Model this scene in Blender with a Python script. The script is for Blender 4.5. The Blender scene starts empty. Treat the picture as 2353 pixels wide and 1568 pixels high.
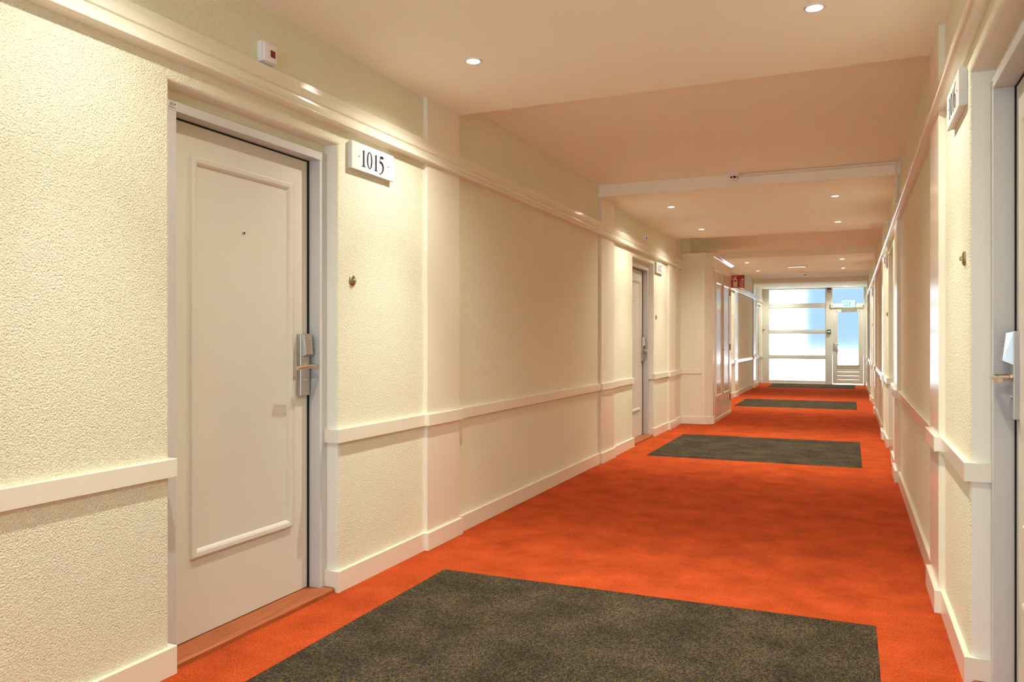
import bpy, bmesh, math, random
from math import pi, sin, cos, radians
from mathutils import Vector

random.seed(7)
scene = bpy.context.scene
col = scene.collection

# ------------------------------------------------------------------ camera
F_PX, YAW, H_CAM = 1802.0, 0.40797, 1.18
cam_d = bpy.data.cameras.new('camera')
cam_d.sensor_width = 36.0
cam_d.lens = F_PX / 2353.0 * 36.0
cam_d.shift_y = -3.4 / 2353.0
cam_d.clip_start = 0.02
cam_d.clip_end = 200
cam = bpy.data.objects.new('camera', cam_d)
cam.location = (0, 0, H_CAM)
cam.rotation_euler = (pi / 2, 0, YAW)
col.objects.link(cam)
scene.camera = cam

# ------------------------------------------------------------------ world, daylight, exposure
world = bpy.data.worlds.new('sky')
scene.world = world
world.use_nodes = True
bg = world.node_tree.nodes['Background']
bg.inputs['Color'].default_value = (0.36, 0.53, 0.71, 1)
bg.inputs['Strength'].default_value = 0.85

sun_d = bpy.data.lights.new('sun', 'SUN')
sun_d.energy = 16
sun_d.angle = radians(0.6)
sun_d.color = (1.0, 0.96, 0.9)
sun = bpy.data.objects.new('sun', sun_d)
sun.rotation_euler = Vector((-0.8, 0.35, -1.0)).to_track_quat('-Z', 'Y').to_euler()
col.objects.link(sun)

def area(name, loc, aim, sx, sy, power, color):
    d = bpy.data.lights.new(name, 'AREA')
    d.shape = 'RECTANGLE'
    d.size, d.size_y, d.energy, d.color = sx, sy, power, color
    o = bpy.data.objects.new(name, d)
    o.location = loc
    o.rotation_euler = Vector(aim).to_track_quat('-Z', 'Z').to_euler()
    col.objects.link(o)
    return o

# added cool lamp outside the rear window, boosting the sky (behind the viewer)
area('rear_fill_lamp', (-0.92, -2.9, 1.35), (0, 1, 0), 2.3, 2.1, 54.0, (0.56, 0.80, 1.0))
# sampling portal in the far glazed wall (adds no light of its own)
portal = area('sky_portal', (-0.92, 22.45, 1.3), (0, -1, 0), 2.6, 2.5, 1.0, (1, 1, 1))
portal.data.cycles.is_portal = True

LAMP_POWER = 62.0
BEAM_ANGLE, SPILL_ANGLE, SPILL = 68.0, 152.0, 0.58
LAMP_COLOR = (1.0, 0.99, 0.90)

vs = scene.view_settings
vs.view_transform = 'Standard'
vs.look = 'None'
vs.gamma = 1.0
vs.use_curve_mapping = False
vs.exposure = 0.80
scene.cycles.max_bounces = 9
scene.cycles.diffuse_bounces = 7
scene.cycles.glossy_bounces = 3
scene.cycles.transparent_max_bounces = 8
scene.cycles.use_adaptive_sampling = True
scene.cycles.adaptive_threshold = 0.02
scene.cycles.sample_clamp_indirect = 6.0
scene.cycles.caustics_reflective = False
scene.cycles.caustics_refractive = False

# ------------------------------------------------------------------ materials
def new_mat(name):
    m = bpy.data.materials.new(name)
    m.use_nodes = True
    return m, m.node_tree.nodes, m.node_tree.links, m.node_tree.nodes['Principled BSDF']

def plain(name, color, rough=0.5, metal=0.0, spec=0.5, noise=0.0, nscale=6.0, bump=0.0, bscale=200.0):
    m, n, l, b = new_mat(name)
    b.inputs['Base Color'].default_value = (*color, 1)
    b.inputs['Roughness'].default_value = rough
    b.inputs['Metallic'].default_value = metal
    b.inputs['Specular IOR Level'].default_value = spec
    tc = n.new('ShaderNodeTexCoord')
    if noise:
        t = n.new('ShaderNodeTexNoise')
        t.inputs['Scale'].default_value = nscale
        t.inputs['Detail'].default_value = 4
        l.new(tc.outputs['Object'], t.inputs['Vector'])
        mx = n.new('ShaderNodeMix')
        mx.data_type = 'RGBA'
        mx.inputs[6].default_value = (*[c * (1 - noise) for c in color], 1)
        mx.inputs[7].default_value = (*[min(1, c * (1 + noise)) for c in color], 1)
        l.new(t.outputs['Fac'], mx.inputs[0])
        l.new(mx.outputs[2], b.inputs['Base Color'])
    if bump:
        t2 = n.new('ShaderNodeTexNoise')
        t2.inputs['Scale'].default_value = bscale
        l.new(tc.outputs['Object'], t2.inputs['Vector'])
        bp = n.new('ShaderNodeBump')
        bp.inputs['Strength'].default_value = bump
        bp.inputs['Distance'].default_value = 0.002
        l.new(t2.outputs['Fac'], bp.inputs['Height'])
        l.new(bp.outputs['Normal'], b.inputs['Normal'])
    return m

def emissive(name, color, strength):
    m, n, l, b = new_mat(name)
    b.inputs['Base Color'].default_value = (*color, 1)
    b.inputs['Emission Color'].default_value = (*color, 1)
    b.inputs['Emission Strength'].default_value = strength
    return m

def stucco():
    m, n, l, b = new_mat('cream_stucco')
    b.inputs['Roughness'].default_value = 0.75
    b.inputs['Specular IOR Level'].default_value = 0.25
    b.inputs['Base Color'].default_value = (0.90, 0.875, 0.66, 1)
    tc = n.new('ShaderNodeTexCoord')
    nz = n.new('ShaderNodeTexNoise')
    nz.inputs['Scale'].default_value = 165
    nz.inputs['Detail'].default_value = 2
    nz.inputs['Roughness'].default_value = 0.6
    nz.inputs['Distortion'].default_value = 0.4
    l.new(tc.outputs['Object'], nz.inputs['Vector'])
    s3 = n.new('ShaderNodeMath'); s3.operation = 'MULTIPLY'; s3.inputs[1].default_value = 1.5
    l.new(nz.outputs['Fac'], s3.inputs[0])
    bp = n.new('ShaderNodeBump')
    bp.inputs['Strength'].default_value = 0.9
    bp.inputs['Distance'].default_value = 0.006
    l.new(s3.outputs[0], bp.inputs['Height'])
    l.new(bp.outputs['Normal'], b.inputs['Normal'])
    return m

def carpet(name, c0, c1, c2):
    m, n, l, b = new_mat(name)
    b.inputs['Roughness'].default_value = 0.95
    b.inputs['Specular IOR Level'].default_value = 0.02
    b.inputs['Sheen Weight'].default_value = 0.0
    tc = n.new('ShaderNodeTexCoord')
    fine = n.new('ShaderNodeTexNoise')
    fine.inputs['Scale'].default_value = 230
    fine.inputs['Detail'].default_value = 2
    mp = n.new('ShaderNodeMapping')
    mp.inputs['Scale'].default_value = (1.0, 0.5, 1)
    l.new(tc.outputs['Object'], mp.inputs['Vector'])
    l.new(mp.outputs[0], fine.inputs['Vector'])
    big = n.new('ShaderNodeTexNoise')
    big.inputs['Scale'].default_value = 4.2
    big.inputs['Detail'].default_value = 5
    big.inputs['Roughness'].default_value = 0.65
    l.new(tc.outputs['Object'], big.inputs['Vector'])
    r = n.new('ShaderNodeValToRGB')
    r.color_ramp.elements[0].position = 0.36
    r.color_ramp.elements[0].color = (*c0, 1)
    r.color_ramp.elements[1].position = 0.66
    r.color_ramp.elements[1].color = (*c2, 1)
    e = r.color_ramp.elements.new(0.5)
    e.color = (*c1, 1)
    l.new(fine.outputs['Fac'], r.inputs['Fac'])
    mr = n.new('ShaderNodeMapRange')
    mr.inputs['From Min'].default_value = 0.3
    mr.inputs['From Max'].default_value = 0.7
    mr.inputs['To Min'].default_value = 0.74
    mr.inputs['To Max'].default_value = 1.2
    l.new(big.outputs['Fac'], mr.inputs['Value'])
    mx = n.new('ShaderNodeMix'); mx.data_type = 'RGBA'; mx.blend_type = 'MULTIPLY'
    mx.inputs[0].default_value = 1.0
    l.new(r.outputs['Color'], mx.inputs[6])
    l.new(mr.outputs[0], mx.inputs[7])
    l.new(mx.outputs[2], b.inputs['Base Color'])
    bp = n.new('ShaderNodeBump')
    bp.inputs['Strength'].default_value = 0.5
    bp.inputs['Distance'].default_value = 0.004
    l.new(fine.outputs['Fac'], bp.inputs['Height'])
    l.new(bp.outputs['Normal'], b.inputs['Normal'])
    return m

def loop_pile(name):
    m, n, l, b = new_mat(name)
    b.inputs['Roughness'].default_value = 0.95
    b.inputs['Specular IOR Level'].default_value = 0.02
    tc = n.new('ShaderNodeTexCoord')
    mp = n.new('ShaderNodeMapping')
    mp.inputs['Scale'].default_value = (1.0, 0.62, 1.0)
    l.new(tc.outputs['Object'], mp.inputs['Vector'])
    v = n.new('ShaderNodeTexVoronoi')
    v.voronoi_dimensions = '2D'
    v.inputs['Scale'].default_value = 190
    v.inputs['Randomness'].default_value = 0.35
    l.new(mp.outputs[0], v.inputs['Vector'])
    sep = n.new('ShaderNodeSeparateColor')
    l.new(v.outputs['Color'], sep.inputs[0])
    r = n.new('ShaderNodeValToRGB')
    r.color_ramp.interpolation = 'CONSTANT'
    els = r.color_ramp.elements
    els[0].position = 0.0; els[0].color = (0.072, 0.056, 0.038, 1)
    els[1].position = 0.36; els[1].color = (0.088, 0.070, 0.056, 1)
    e = els.new(0.64); e.color = (0.140, 0.108, 0.048, 1)
    e = els.new(0.90); e.color = (0.050, 0.036, 0.024, 1)
    l.new(sep.outputs[0], r.inputs['Fac'])
    dk = n.new('ShaderNodeMapRange')
    dk.inputs['From Min'].default_value = 0.15; dk.inputs['From Max'].default_value = 0.75
    dk.inputs['To Min'].default_value = 1.05; dk.inputs['To Max'].default_value = 0.30
    l.new(v.outputs['Distance'], dk.inputs['Value'])
    big = n.new('ShaderNodeTexNoise')
    big.inputs['Scale'].default_value = 4.0; big.inputs['Detail'].default_value = 4; big.inputs['Roughness'].default_value = 0.6
    l.new(tc.outputs['Object'], big.inputs['Vector'])
    mr = n.new('ShaderNodeMapRange')
    mr.inputs['From Min'].default_value = 0.32; mr.inputs['From Max'].default_value = 0.68
    mr.inputs['To Min'].default_value = 0.66; mr.inputs['To Max'].default_value = 1.25
    l.new(big.outputs['Fac'], mr.inputs['Value'])
    mu = n.new('ShaderNodeMath'); mu.operation = 'MULTIPLY'
    l.new(dk.outputs[0], mu.inputs[0]); l.new(mr.outputs[0], mu.inputs[1])
    mx = n.new('ShaderNodeMix'); mx.data_type = 'RGBA'; mx.blend_type = 'MULTIPLY'
    mx.inputs[0].default_value = 1.0
    l.new(r.outputs['Color'], mx.inputs[6]); l.new(mu.outputs[0], mx.inputs[7])
    l.new(mx.outputs[2], b.inputs['Base Color'])
    return m

def wood(name, c0, c1):
    m, n, l, b = new_mat(name)
    b.inputs['Roughness'].default_value = 0.55
    tc = n.new('ShaderNodeTexCoord')
    mp = n.new('ShaderNodeMapping')
    mp.inputs['Scale'].default_value = (28, 1.6, 28)
    nz = n.new('ShaderNodeTexNoise')
    nz.inputs['Scale'].default_value = 3
    nz.inputs['Detail'].default_value = 5
    l.new(tc.outputs['Object'], mp.inputs['Vector']); l.new(mp.outputs[0], nz.inputs['Vector'])
    r = n.new('ShaderNodeValToRGB')
    r.color_ramp.elements[0].position = 0.3; r.color_ramp.elements[0].color = (*c0, 1)
    r.color_ramp.elements[1].position = 0.7; r.color_ramp.elements[1].color = (*c1, 1)
    l.new(nz.outputs['Fac'], r.inputs['Fac']); l.new(r.outputs['Color'], b.inputs['Base Color'])
    return m

def frosted():
    m, n, l, b = new_mat('frosted_glass')
    n.remove(b)
    out = n['Material Output']
    tr = n.new('ShaderNodeBsdfTransparent')
    tr.inputs['Color'].default_value = (0.95, 0.98, 1, 1)
    rf = n.new('ShaderNodeBsdfRefraction')
    rf.inputs['Color'].default_value = (0.95, 0.98, 1, 1)
    rf.inputs['IOR'].default_value = 1.08
    rf.inputs['Roughness'].default_value = 0.45
    tc = n.new('ShaderNodeTexCoord')
    nz = n.new('ShaderNodeTexNoise')
    nz.inputs['Scale'].default_value = 60
    l.new(tc.outputs['Object'], nz.inputs['Vector'])
    bp = n.new('ShaderNodeBump')
    bp.inputs['Strength'].default_value = 0.1
    l.new(nz.outputs['Fac'], bp.inputs['Height'])
    l.new(bp.outputs['Normal'], rf.inputs['Normal'])
    mx = n.new('ShaderNodeMixShader')
    mx.inputs[0].default_value = 0.4
    l.new(tr.outputs[0], mx.inputs[1]); l.new(rf.outputs[0], mx.inputs[2])
    l.new(mx.outputs[0], out.inputs['Surface'])
    return m

M = {}
M['stucco'] = stucco()
M['plaster'] = plain('cream_smooth_plaster', (0.84, 0.81, 0.70), 0.7, spec=0.2, bump=0.25, bscale=120)
M['trim'] = plain('cream_gloss_paint', (0.83, 0.785, 0.64), 0.22, noise=0.015, nscale=3)
M['rail'] = plain('rail_gloss_paint', (0.83, 0.785, 0.64), 0.14)
M['door'] = plain('door_paint', (0.68, 0.65, 0.55), 0.35, noise=0.02, nscale=2.5)
M['frame'] = plain('frame_paint', (0.60, 0.59, 0.56), 0.35, noise=0.02, nscale=9)
M['ceiling'] = plain('ceiling_paint', (0.95, 0.945, 0.82), 0.85, spec=0.2)
M['carpet'] = carpet('orange_red_carpet', (0.38, 0.045, 0.010), (0.46, 0.072, 0.018), (0.55, 0.105, 0.030))
M['mat'] = loop_pile('grey_brown_loop_carpet')
M['wood'] = wood('terracotta_wood', (0.28, 0.065, 0.014), (0.44, 0.125, 0.032))
M['black'] = plain('black_gap', (0.01, 0.009, 0.008), 0.8)
M['print'] = plain('black_print', (0.012, 0.010, 0.009), 0.5)
M['steel'] = plain('brushed_steel', (0.62, 0.60, 0.56), 0.34, metal=1.0, noise=0.06, nscale=60)
M['nickel'] = plain('satin_nickel', (0.74, 0.66, 0.52), 0.22, metal=1.0)
M['brass'] = plain('aged_brass', (0.42, 0.34, 0.17), 0.35, metal=1.0)
M['plate'] = plain('white_plate', (0.76, 0.74, 0.70), 0.35)
M['mark'] = plain('grey_mark', (0.12, 0.11, 0.10), 0.5)
M['white'] = plain('white_plastic', (0.86, 0.85, 0.84), 0.4)
M['red_lens'] = plain('dark_red_lens', (0.20, 0.012, 0.006), 0.25)
M['sign_red'] = plain('sign_red', (0.42, 0.018, 0.012), 0.4)
M['sign_cream'] = plain('sign_cream', (0.85, 0.74, 0.55), 0.5)
M['alarm_red'] = plain('alarm_red', (0.13, 0.008, 0.012), 0.3)
M['green'] = plain('call_point_green', (0.01, 0.09, 0.05), 0.4)
M['endframe'] = plain('beige_window_paint', (0.70, 0.67, 0.58), 0.4, noise=0.02, nscale=5)
M['glass'] = frosted()
M['exit_white'] = emissive('exit_white', (0.75, 1.0, 0.92), 0.6)
M['exit_green'] = emissive('exit_green', (0.01, 0.55, 0.27), 0.45)
M['bulb'] = emissive('lamp_glow', (1.0, 0.93, 0.80), 30.0)
M['soft_lamp'] = emissive('emergency_lamp_diffuser', (1.0, 0.98, 0.92), 0.9)
M['chrome'] = plain('lamp_ring', (0.85, 0.82, 0.76), 0.3, metal=0.3)
M['render_white'] = plain('white_render', (0.80, 0.86, 0.92), 0.9, noise=0.03)
M['paving'] = plain('pale_paving', (0.70, 0.76, 0.82), 0.9, noise=0.06)
M['glazing'] = plain('dark_glazing', (0.25, 0.33, 0.40), 0.1)

# ------------------------------------------------------------------ mesh helpers
XL, XR = -2.205, 0.373      # stuccoed wall planes
ZL, ZH = 2.54, 2.65         # low and raised ceiling

class MB:
    def __init__(self):
        self.bm = bmesh.new()
    def box(self, x0, x1, y0, y1, z0, z1, bevel=0.0, seg=1):
        x0, x1 = min(x0, x1), max(x0, x1); y0, y1 = min(y0, y1), max(y0, y1); z0, z1 = min(z0, z1), max(z0, z1)
        vs_ = [self.bm.verts.new(c) for c in ((x0, y0, z0), (x1, y0, z0), (x1, y1, z0), (x0, y1, z0),
                                              (x0, y0, z1), (x1, y0, z1), (x1, y1, z1), (x0, y1, z1))]
        fs = [self.bm.faces.new([vs_[i] for i in q]) for q in ((0, 3, 2, 1), (4, 5, 6, 7), (0, 1, 5, 4), (1, 2, 6, 5), (2, 3, 7, 6), (3, 0, 4, 7))]
        if bevel > 0:
            es = list({e for f in fs for e in f.edges})
            bmesh.ops.bevel(self.bm, geom=es, offset=bevel, segments=seg, affect='EDGES', profile=0.5)
        return self
    def quad(self, *pts):
        self.bm.faces.new([self.bm.verts.new(p) for p in pts]); return self
    def loft(self, rings, closed=True, cap=True):
        """rings: list of lists of points, joined one to the next."""
        rv = [[self.bm.verts.new(p) for p in r] for r in rings]
        n = len(rv[0])
        for a, b in zip(rv, rv[1:]):
            for i in range(n if closed else n - 1):
                j = (i + 1) % n
                self.bm.faces.new((a[i], a[j], b[j], b[i]))
        if cap and closed:
            self.bm.faces.new(rv[0]); self.bm.faces.new(list(reversed(rv[-1])))
        return self
    def tube(self, pts, r, seg=12, flat=1.0):
        pts = [Vector(p) for p in pts]
        rings = []
        for i, p in enumerate(pts):
            d = (pts[min(i + 1, len(pts) - 1)] - pts[max(i - 1, 0)]).normalized()
            up = Vector((0, 0, 1)) if abs(d.z) < 0.9 else Vector((1, 0, 0))
            a = d.cross(up).normalized(); b = a.cross(d).normalized()
            rr = r[i] if isinstance(r, (list, tuple)) else r
            rings.append([p + a * rr * cos(2 * pi * k / seg) + b * rr * flat * sin(2 * pi * k / seg) for k in range(seg)])
        return self.loft(rings)
    def lathe(self, prof, origin, axis, seg=24):
        """prof: (radius, distance along axis)."""
        axis = Vector(axis).normalized(); o = Vector(origin)
        up = Vector((0, 0, 1)) if abs(axis.z) < 0.9 else Vector((1, 0, 0))
        a = axis.cross(up).normalized(); b = a.cross(axis).normalized()
        rings = [[o + axis * h + (a * cos(2 * pi * k / seg) + b * sin(2 * pi * k / seg)) * max(r, 1e-5) for k in range(seg)] for r, h in prof]
        return self.loft(rings)
    def prism(self, poly, f0, f1):
        """poly: 2-D points; f0/f1 map them to the front and the back."""
        a = [self.bm.verts.new(f0(p)) for p in poly]; b = [self.bm.verts.new(f1(p)) for p in poly]
        n = len(poly)
        self.bm.faces.new(a); self.bm.faces.new(list(reversed(b)))
        for i in range(n):
            j = (i + 1) % n
            self.bm.faces.new((a[i], b[i], b[j], a[j]))
        return self
    def build(self, name, mat, parent=None, smooth=False, normals=True):
        if normals:
            bmesh.ops.recalc_face_normals(self.bm, faces=self.bm.faces)
        me = bpy.data.meshes.new(name)
        self.bm.to_mesh(me); self.bm.free()
        me.materials.append(M[mat])
        if smooth:
            me.shade_smooth()
            me.set_sharp_from_angle(angle=radians(38))
        o = bpy.data.objects.new(name, me)
        col.objects.link(o)
        if parent is not None:
            o.parent = parent
            o.matrix_parent_inverse = parent_inverse(parent)
        return o

def parent_inverse(p):
    from mathutils import Matrix
    m = Matrix.Identity(4)
    q = p
    chain = []
    while q is not None:
        chain.append(q); q = q.parent
    w = Matrix.Identity(4)
    for q in reversed(chain):
        w = w @ q.matrix_parent_inverse @ q.matrix_basis
    return w.inverted()

def empty(name, loc):
    o = bpy.data.objects.new(name, None)
    o.empty_display_size = 0.1
    o.location = loc
    col.objects.link(o)
    return o

def tag(o, label, cat, group=None, kind=None):
    o['label'] = label; o['category'] = cat
    if group: o['group'] = group
    if kind: o['kind'] = kind
    return o

def W(side):
    """wall-local (projection from wall, along corridor, height) -> world"""
    if side == 'left':
        return lambda p, y, z: (XL + p, y, z)
    return lambda p, y, z: (XR - p, y, z)

class WB(MB):
    """mesh builder in wall-local coordinates"""
    def __init__(self, side):
        super().__init__(); self.w = W(side); self.side = side
    def wbox(self, p0, p1, y0, y1, z0, z1, bevel=0.0, seg=1):
        a = self.w(p0, y0, z0); b = self.w(p1, y1, z1)
        return self.box(a[0], b[0], a[1], b[1], a[2], b[2], bevel, seg)
    def profile_y(self, prof, y0, y1):
        return self.loft([[self.w(p, y0, z) for p, z in prof], [self.w(p, y1, z) for p, z in prof]])

# ------------------------------------------------------------------ lay-out along the corridor
Y_REAR, Y_END = -2.4, 22.2
PIL = [(0.83, 1.245), (3.847, 4.240), (7.190, 7.625), (10.22, 10.63), (13.55, 13.96), (16.58, 17.01), (19.90, 20.36)]
OPEN = {'left': [(2.059, 3.045), (8.447, 9.457), (21.10, 21.99)],
        'right': [(2.06, 3.082), (8.447, 9.457), (14.77, 15.78)]}
Z_OPEN = 2.092

# ------------------------------------------------------------------ floor, ceiling, walls
o = MB().box(XL - 0.5, XR + 0.5, Y_REAR - 0.1, Y_END + 0.06, -0.12, 0.0).build('floor', 'carpet')
tag(o, 'orange red carpet running the length of the corridor', 'floor', kind='structure')

prof = [(Y_REAR, ZH), (0.83, ZH), (0.83, ZL), (4.238, ZL), (4.238, ZH), (7.183, ZH), (7.183, ZL), (10.60, ZL), (10.60, ZH),
        (13.53, ZH), (13.53, ZL), (17.005, ZL), (17.005, ZH), (19.90, ZH), (19.90, ZL), (Y_END + 0.1, ZL), (Y_END + 0.1, 2.85), (Y_REAR, 2.85)]
b = MB()
b.loft([[(XL - 0.5, y, z) for y, z in prof], [(XR + 0.5, y, z) for y, z in prof]])
o = b.build('ceiling', 'ceiling')
tag(o, 'plain painted ceiling stepping between low and raised bays', 'ceiling', kind='structure')

def arc(n=5):
    return [(1 - cos(pi / 2 * i / n), 1 - sin(pi / 2 * i / n)) for i in range(n + 1)]

def make_wall(side):
    wb = WB(side); w = wb.w
    r, dep, zt = 0.014, -0.30, 2.70
    zs = Z_OPEN + r
    edges = [Y_REAR - 0.05]
    for a, c in OPEN[side]: edges += [a, c]
    edges.append(Y_END + 0.05)
    # continuous band over the openings
    wb.wbox(dep, 0.0, edges[0], edges[-1], zs, zt)
    # pieces between the openings, corners rounded in plan
    for k in range(0, len(edges), 2):
        y0, y1 = edges[k], edges[k + 1]
        pl = [(dep, y0)]
        if k > 0:
            pl += [(-r + r * sin(pi / 2 * i / 5), y0 + r - r * cos(pi / 2 * i / 5)) for i in range(6)]
        else:
            pl += [(0, y0)]
        if k + 2 < len(edges):
            pl += [(-r + r * cos(pi / 2 * i / 5), y1 - r + r * sin(pi / 2 * i / 5)) for i in range(6)]
        else:
            pl += [(0, y1)]
        pl += [(dep, y1)]
        wb.loft([[w(p, y, -0.02) for p, y in pl], [w(p, y, zs) for p, y in pl]])
    # rounded lower edge of each lintel
    for a, c in OPEN[side]:
        pr = [(dep, zs)] + [(-r + r * cos(pi / 2 * i / 5), zs - r * sin(pi / 2 * i / 5)) for i in range(6)] + [(dep, Z_OPEN)]
        wb.loft([[w(p, a - r, z) for p, z in pr], [w(p, c + r, z) for p, z in pr]])
    o = wb.build('wall_' + side, 'stucco', smooth=True)
    o.data.materials.append(M['plaster'])
    lim = XL - 0.006 if side == 'left' else XR + 0.006
    for f in o.data.polygons:
        cx = f.center.x
        if (cx < lim) if side == 'left' else (cx > lim):
            f.material_index = 1
    tag(o, 'cream textured stucco wall on the ' + ('side of room 1015' if side == 'left' else 'side of room 1016'), 'wall', kind='structure')
    return o
make_wall('left'); make_wall('right')

# ------------------------------------------------------------------ skirting, dado rails, picture rails, pilasters
def runs(side, lo=Y_REAR, hi=Y_END):
    """wall stretches between openings and pilasters: (y0, y1, wraps at y0, wraps at y1)"""
    ev = []
    for a, c in OPEN[side]: ev.append((a, c, True))
    for a, c in PIL: ev.append((a, c, False))
    ev.sort()
    out, y, wr = [], lo, False
    for a, c, opn in ev:
        out.append((y, a, wr, opn)); y, wr = c, opn
    out.append((y, hi, wr, False))
    return out

trim_n = [0]
def trim(o, label, cat='trim'):
    return tag(o, label, cat, kind='structure')

def trim_name():
    trim_n[0] += 1
    return 'trim_%d' % trim_n[0]

def skirting_run(wb, y0, y1, w0, w1, z0, z1, p, ret=-0.062, wrap=0.018):
    a = y0 - wrap if w0 else y0
    c = y1 + wrap if w1 else y1
    pl = [(p - 0.0015, a), (p, a + 0.0015), (p, c - 0.0015), (p - 0.0015, c)]
    pl += [(ret, c), (ret, y1 - 0.004), (-0.006, y1 - 0.004)] if w1 else [(-0.006, c)]
    pl += [(-0.006, y0 + 0.004), (ret, y0 + 0.004), (ret, a)] if w0 else [(-0.006, a)]
    k = 0.0012
    top = [(q - k if q > 0 else q, y) for q, y in pl]
    wb.loft([[wb.w(q, y, z0) for q, y in pl], [wb.w(q, y, z1 - k) for q, y in pl], [wb.w(q, y, z1) for q, y in top]])

CAB_Y0, CAB_Y1 = 11.09, 13.05
for side in ('left', 'right'):
    who = 'opposite room 1016' if side == 'left' else 'opposite room 1015'
    # skirting boards
    root = empty('baseboard_' + side, (W(side)(0, 0, 0)[0], Y_REAR, 0))
    tag(root, 'cream skirting board along the wall ' + who, 'baseboard', kind='structure')
    droot = empty(trim_name(), (W(side)(0, 0, 0)[0], Y_REAR, 0.73))
    trim(droot, 'cream dado rail at waist height along the wall ' + who, 'dado rail')
    for (y0, y1, w0, w1) in runs(side):
        if y1 - y0 < 0.03: continue
        if side == 'left' and y0 > 10.5 and y1 < 14:   # the cabinet interrupts the run
            spans = [(y0, CAB_Y0 + 0.02, w0, False), (CAB_Y1, y1, False, w1)]
        else:
            spans = [(y0, y1, w0, w1)]
        for s in spans:
            wb = WB(side); skirting_run(wb, *s, 0.0, 0.098, 0.018); wb.build('board', 'trim', root)
            wb = WB(side); skirting_run(wb, *s, 0.697, 0.760, 0.019); wb.build('rail', 'trim', droot)
    # pilasters with their own skirting block and dado block
    for i, (a, c) in enumerate(PIL):
        t = empty(trim_name(), W(side)(0, (a + c) / 2, 0))
        near = ['beyond the raised bay at the rear', 'just past room %s' % ('1015' if side == 'left' else '1016'),
                'at the near end of the second door bay', 'at the far end of the second door bay',
                'at the near end of the third door bay', 'at the far end of the third door bay', 'nearest the glazed end wall'][i]
        trim(t, 'smooth cream pilaster on the wall %s, %s' % (who, near), 'pilaster')
        ztop = ZL + 0.004 if True else ZH
        wb = WB(side); wb.wbox(-0.005, 0.025, a, c, 0.0, ztop, 0.0012); wb.build('shaft', 'trim', t)
        wb = WB(side); wb.wbox(0.0, 0.043, a - 0.020, c + 0.012, 0.0, 0.099, 0.0015); wb.build('base_block', 'trim', t)
        wb = WB(side); wb.wbox(0.0, 0.044, a - 0.014, c + 0.012, 0.696, 0.761, 0.0015); wb.build('dado_block', 'trim', t)

def rail_profile():
    pr = [(-0.005, 2.296), (0.0252, 2.296), (0.0252, 2.270), (0.0275, 2.269), (0.036, 2.233), (0.034, 2.231), (0.0285, 2.229), (0.0285, 2.221)]
    for i in range(1, 7):   # cove swinging out
        t = pi / 2 * i / 6
        pr.append((0.0285 + 0.018 * (1 - cos(t)), 2.221 - 0.029 * sin(t)))
    pr += [(0.0475, 2.188), (0.0455, 2.1855)]
    for i in range(7):      # bead
        t = pi / 2 - pi * i / 6
        pr.append((0.0475 + 0.0075 * cos(t), 2.1775 + 0.0075 * sin(t)))
    pr += [(0.040, 2.168), (-0.005, 2.166)]
    return pr

for side in ('left', 'right'):
    who = 'opposite room 1016' if side == 'left' else 'opposite room 1015'
    t = empty(trim_name(), W(side)(0, Y_REAR, 2.2))
    trim(t, 'moulded glossy cream picture rail along the wall ' + who, 'picture rail')
    if side == 'left':
        cuts = [Y_REAR, 0.60, 2.745, 4.252, 7.08, 9.0, CAB_Y0 + 0.02]
        cuts2 = [CAB_Y1, 16.4, 19.86, 22.05]
    else:
        cuts = [Y_REAR, 1.2, 4.24, 7.6, 10.7, 13.9, 16.6, 19.7, 22.1]
        cuts2 = []
    for cc in (cuts, cuts2):
        for a, c in zip(cc, cc[1:]):
            wb = WB(side); wb.profile_y(rail_profile(), a, c - 0.0012); wb.build('rail_length', 'rail', t, smooth=True)

o = MB().box(XL - 0.01, XL + 0.125, 11.12, 13.54, 2.388, 2.655).build(trim_name(), 'stucco')
trim(o, 'boxed-in shaft standing proud of the wall above the tall cabinet', 'boxing')

# thin cover strip in the corner of the first beam
o = MB().box(-0.90, XR - 0.025, 7.165, 7.184, 2.622, 2.648, 0.003).build(trim_name(), 'trim')
trim(o, 'thin cable cover strip along the top of the first ceiling beam')
for y, nm in ((7.18, 'first'),):
    o = MB().box(XR - 0.040, XR - 0.018, y - 0.006, y + 0.012, 2.30, 2.65, 0.002).build(trim_name(), 'trim')
    trim(o, 'narrow vertical cover strip in the corner at the first ceiling beam')

# ------------------------------------------------------------------ digits drawn as outlines (old style serif numerals)
def ell(cx, cy, rx, ry, n=28, a0=0.0, a1=2 * pi):
    return [(cx + rx * cos(a0 + (a1 - a0) * i / n), cy + ry * sin(a0 + (a1 - a0) * i / n)) for i in range(n + (0 if abs(a1 - a0 - 2 * pi) < 1e-6 else 1))]

def ring(cx, cy, rx, ry, tx, ty, n=28):
    o_, i_ = ell(cx, cy, rx, ry, n), ell(cx, cy, rx - tx, ry - ty, n)
    return [[o_[k], o_[(k + 1) % n], i_[(k + 1) % n], i_[k]] for k in range(n)]

def stroke(pts, wid):
    out = []
    L_, R_ = [], []
    for i, p in enumerate(pts):
        a = pts[max(i - 1, 0)]; c = pts[min(i + 1, len(pts) - 1)]
        dx, dy = c[0] - a[0], c[1] - a[1]; d = math.hypot(dx, dy) or 1
        h = wid[i] / 2
        L_.append((p[0] - dy / d * h, p[1] + dx / d * h)); R_.append((p[0] + dy / d * h, p[1] - dx / d * h))
    for i in range(len(pts) - 1):
        out.append([L_[i], L_[i + 1], R_[i + 1], R_[i]])
    return out

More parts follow.
